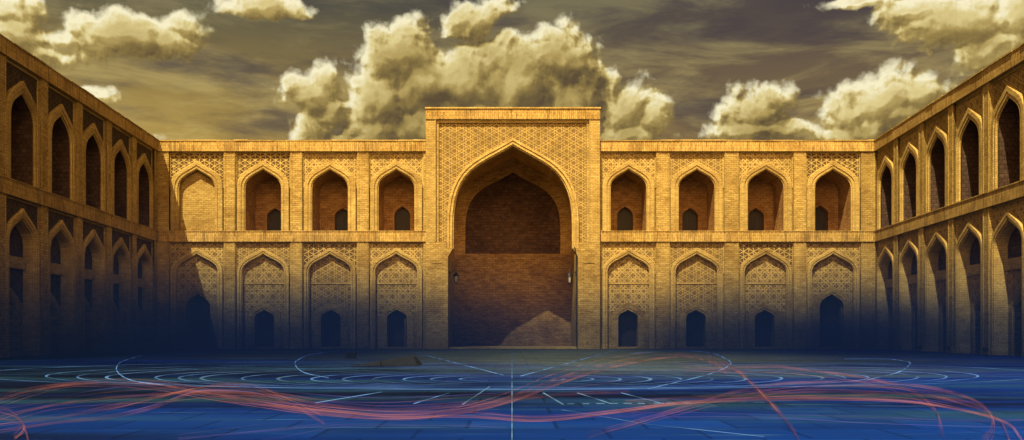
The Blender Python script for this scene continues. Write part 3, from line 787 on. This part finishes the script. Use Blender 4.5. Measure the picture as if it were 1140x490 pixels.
# ------------------------------------------------------------------ sky
def world():
    w = bpy.data.worlds.new('World'); sc.world = w; w.use_nodes = True
    w.node_tree.nodes.clear(); nt = NT(w.node_tree)
    tc = nt.new('ShaderNodeTexCoord'); d = nt.sep(tc.outputs['Generated'])
    az = nt.m('ARCTAN2', d[0], d[1])
    hor = nt.m('SQRT', nt.m('ADD', nt.m('MULTIPLY', d[0], d[0]), nt.m('MULTIPLY', d[1], d[1])))
    el = nt.m('ARCTAN2', d[2], hor)
    P = nt.comb(az, el, 0)
    def ae(px, py):
        a = math.atan((px - 570) / F); e = math.atan((HZ - py) / F * math.cos(a)); return a, e
    # (px, py, rx, ry) lobes of every cloud bank in view
    lobes = [
        (447, 62, 44, 44), (425, 108, 44, 44), (420, 145, 46, 30), (475, 95, 50, 45), (520, 92, 55, 42), (575, 95, 55, 46), (625, 72, 40, 42), (640, 115, 38, 45), (540, 140, 120, 40), (600, 150, 80, 40), (655, 100, 24, 44), (560, 70, 40, 26),
        (527, 22, 36, 22), (505, 34, 18, 14), (555, 14, 20, 14),
        (345, 105, 36, 26), (358, 90, 24, 20), (350, 140, 26, 26), (368, 120, 22, 30),
        (700, 118, 32, 30), (686, 95, 16, 24), (725, 130, 28, 22), (700, 148, 42, 18),
        (838, 122, 40, 26), (822, 112, 22, 20), (862, 108, 26, 16), (842, 148, 56, 16),
        (945, 124, 34, 26), (985, 112, 42, 30), (1020, 106, 30, 24), (960, 146, 56, 18), (1010, 130, 44, 20),
        (140, 34, 62, 24), (185, 40, 46, 20), (100, 42, 34, 20), (205, 22, 30, 14),
        (16, 36, 34, 30), (40, 55, 26, 18), (8, 8, 36, 20), 
        (295, 4, 50, 16), (182, 152, 11, 7), (105, 100, 24, 9), (400, 152, 46, 8),
        (1060, 28, 58, 26), (1100, 52, 46, 24), (1010, 14, 40, 18), (1130, 20, 40, 30), (960, 0, 40, 8), 
    ]
    def field(Pv):
        w1 = nt.v('SCALE', nt.v('SUBTRACT', nt.noise(Pv, 13, 2, .5, 1), (.5, .5, .5)), None, .030)
        w2 = nt.v('SCALE', nt.v('SUBTRACT', nt.noise(Pv, 36, 6, .56, 1), (.5, .5, .5)), None, .017)
        Q = nt.v('ADD', Pv, nt.v('ADD', w1, w2))
        Q = nt.v('MULTIPLY', Q, (1, 1, 0))
        cur = None
        for px, py, rx, ry in lobes:
            a, e = ae(px, py)
            rx, ry = rx * 1.1, ry * 1.1
            ix, iy = F / rx, F / ry
            L = nt.v('LENGTH', nt.v('MULTIPLY_ADD', Q, (ix, iy, 0), (-a * ix, -e * iy, 0)))
            k = (rx + ry) / 2 / F
            q = nt.m('MULTIPLY_ADD', L, k, -k)
            if cur is None: cur = q
            else:
                n = nt.new('ShaderNodeMath', operation='SMOOTH_MIN'); nt.put(n.inputs[0], cur); nt.put(n.inputs[1], q); n.inputs[2].default_value = .006; cur = n.outputs[0]
        def bil(sc_, amp, sm):
            vo = nt.new('ShaderNodeTexVoronoi', feature='SMOOTH_F1', voronoi_dimensions='2D')
            nt.put(vo.inputs['Vector'], Q); vo.inputs['Scale'].default_value = sc_; vo.inputs['Smoothness'].default_value = sm
            vo.inputs['Detail'].default_value = 1.0; vo.inputs['Roughness'].default_value = .5
            return nt.m('MULTIPLY', nt.m('SUBTRACT', vo.outputs['Distance'], .5), amp)
        return nt.m('ADD', cur, nt.m('ADD', bil(34, .013, .35), bil(95, .0055, .3)))
    f0 = field(P)
    f1 = field(nt.v('ADD', P, (-.0040, .0065, 0)))
    f2 = field(nt.v('ADD', P, (-.011, .017, 0)))
    form = nt.ramp(nt.m('SUBTRACT', f2, f0), -.012, .018)
    ragged = nt.noise(P, 30, 6, .65)
    cover = nt.ramp(nt.m('ADD', f0, nt.m('MULTIPLY', nt.m('SUBTRACT', ragged, .5), .026)), -.0090, .0040, 1, 0)
    slope = nt.m('SUBTRACT', f1, f0)                      # > 0 on faces turned to the sun
    lit = nt.ramp(slope, -.004, .008, 0, 1)
    rim = nt.ramp(f0, -.032, -.001, 0, 1)
    soft = nt.noise(nt.v('MULTIPLY', P, (1, 1.5, 1)), 10, 5, .55)
    b = nt.m('ADD', nt.m('MULTIPLY_ADD', form, .27, .02), nt.m('MULTIPLY', lit, nt.m('MULTIPLY_ADD', rim, .40, .20)))
    b = nt.m('ADD', b, nt.m('MULTIPLY', nt.m('SUBTRACT', soft, .5), .75))
    b = nt.m('ADD', b, nt.m('MULTIPLY', nt.m('MULTIPLY', nt.ramp(f0, -.013, -.003), lit), .20))
    def fn(Pv): return nt.noise(Pv, 46, 6, .62)
    fs = nt.m('SUBTRACT', fn(P), fn(nt.v('ADD', P, (-.0016, .0026, 0))))
    b = nt.m('ADD', b, nt.m('MULTIPLY', fs, nt.m('MULTIPLY_ADD', rim, .8, .25)))
    up = nt.m('ADD', nt.ramp(el, .17, .29, -.05, .10), nt.ramp(nt.m('ABSOLUTE', nt.m('ADD', az, .035)), .10, .22, 0, .12))
    b = nt.m('ADD', b, up, clamp=True)
    def cr(f, stops):
        n = nt.new('ShaderNodeValToRGB'); e = n.color_ramp.elements
        while len(e) < len(stops): e.new(.5)
        for q, (pos, c) in zip(e, stops): q.position = pos; q.color = (*c, 1)
        nt.put(n.inputs[0], f); return n.outputs[0]
    cloud = cr(b, [(0, (.10, .066, .026)), (.25, (.25, .172, .045)), (.5, (.46, .335, .10)), (.75, (.74, .61, .26)), (1, (.95, .87, .57))])
    # high streaked veil between the banks
    wv = nt.comb(nt.m('MULTIPLY', az, 3.0), nt.m('MULTIPLY', el, 13.0), 0)
    veil = nt.noise(wv, 1.9, 7, .64, dist=.6)
    hi = nt.ramp(el, .17, .35)
    side = nt.ramp(az, -.35, .28)
    low_c = nt.mix(side, (.42, .275, .06), (.21, .135, .050))
    top_c = nt.mix(side, (.070, .072, .048), (.075, .058, .052))
    sky = nt.mix(hi, low_c, top_c)
    sky = nt.mix(nt.ramp(veil, .40, .66, 0, .85), sky, nt.mix(hi, (.58, .43, .13), (.20, .17, .085)))
    dk = nt.noise(nt.v('ADD', wv, (7, 3, 0)), 1.8, 5, .6)
    sky = nt.mix(nt.ramp(dk, .44, .68, 0, .75), sky, (.060, .044, .046))
    # the clear air behind it all
    ns = nt.new('ShaderNodeTexSky', sky_type='NISHITA'); ns.sun_disc = False
    ns.sun_elevation = math.asin(-SUN.z); ns.sun_rotation = math.atan2(-SUN.x, -SUN.y)
    ns.dust_density = 4
    STR = .12
    k = 1 / (STR * 2 ** EXPO)
    # unseen bright sky added overhead and behind, to fill shaded walls and hall
    over = nt.m('MULTIPLY', nt.ramp(nt.m('MAXIMUM', nt.ramp(el, .42, .9), nt.ramp(nt.m('ABSOLUTE', az), .75, 1.3)), 0, 1), nt.ramp(el, -.02, .12))
    fill_deck = nt.mix(nt.ramp(nt.noise(tc.outputs['Generated'], 2.6, 5, .55), .35, .62), (.17, .11, .055), (.45, .27, .12))
    back = nt.m('MULTIPLY', nt.ramp(d[1], -.5, -.85), nt.ramp(el, .95, .3))  # orange glow added behind the camera to light the hall
    fill_deck = nt.mix(nt.m('MULTIPLY', back, .9), fill_deck, nt.mix(nt.ramp(nt.noise(tc.outputs['Generated'], 3.1, 5, .55), .3, .6), (2.2, 1.25, .42), (6.4, 3.7, 1.3)))
    seen = nt.mix(over, nt.mix(cover, sky, cloud), fill_deck)
    veiled = nt.v('SCALE', seen, None, k)
    col = nt.mix(.988, ns.outputs[0], veiled)
    bg = nt.new('ShaderNodeBackground'); nt.put(bg.inputs[0], col); bg.inputs[1].default_value = STR
    o = nt.new('ShaderNodeOutputWorld'); nt.l.new(bg.outputs[0], o.inputs[0])
    w.cycles.sampling_method = 'MANUAL'; w.cycles.sample_map_resolution = 512
world()

# ------------------------------------------------------------------ sun, camera, render
sl = bpy.data.lights.new('sun', 'SUN'); sl.energy = 5.0; sl.angle = R(.5); sl.color = (1.0, .82, .40)
so = put('sun', sl); so.rotation_euler = SUN.to_track_quat('-Z', 'Y').to_euler()
cam = bpy.data.cameras.new('camera'); co = put('camera', cam)
co.location = (0, -D, EYE); co.rotation_euler = (R(90), 0, 0)
cam.sensor_width = 36; cam.lens = 36 * F / 1140
cam.shift_y = (HZ - 245) / 1140; cam.clip_end = 3000; cam.clip_start = .1
sc.camera = co
sc.view_settings.view_transform = 'Standard'; sc.view_settings.look = 'None'
sc.view_settings.exposure = EXPO; sc.view_settings.gamma = 1; sc.view_settings.use_curve_mapping = False
sc.render.engine = 'CYCLES'
cy = sc.cycles
cy.use_denoising = True; cy.denoiser = 'OPENIMAGEDENOISE'
cy.max_bounces = 10; cy.diffuse_bounces = 7; cy.volume_bounces = 0; cy.transparent_max_bounces = 24
cy.use_adaptive_sampling = True; cy.adaptive_threshold = .01
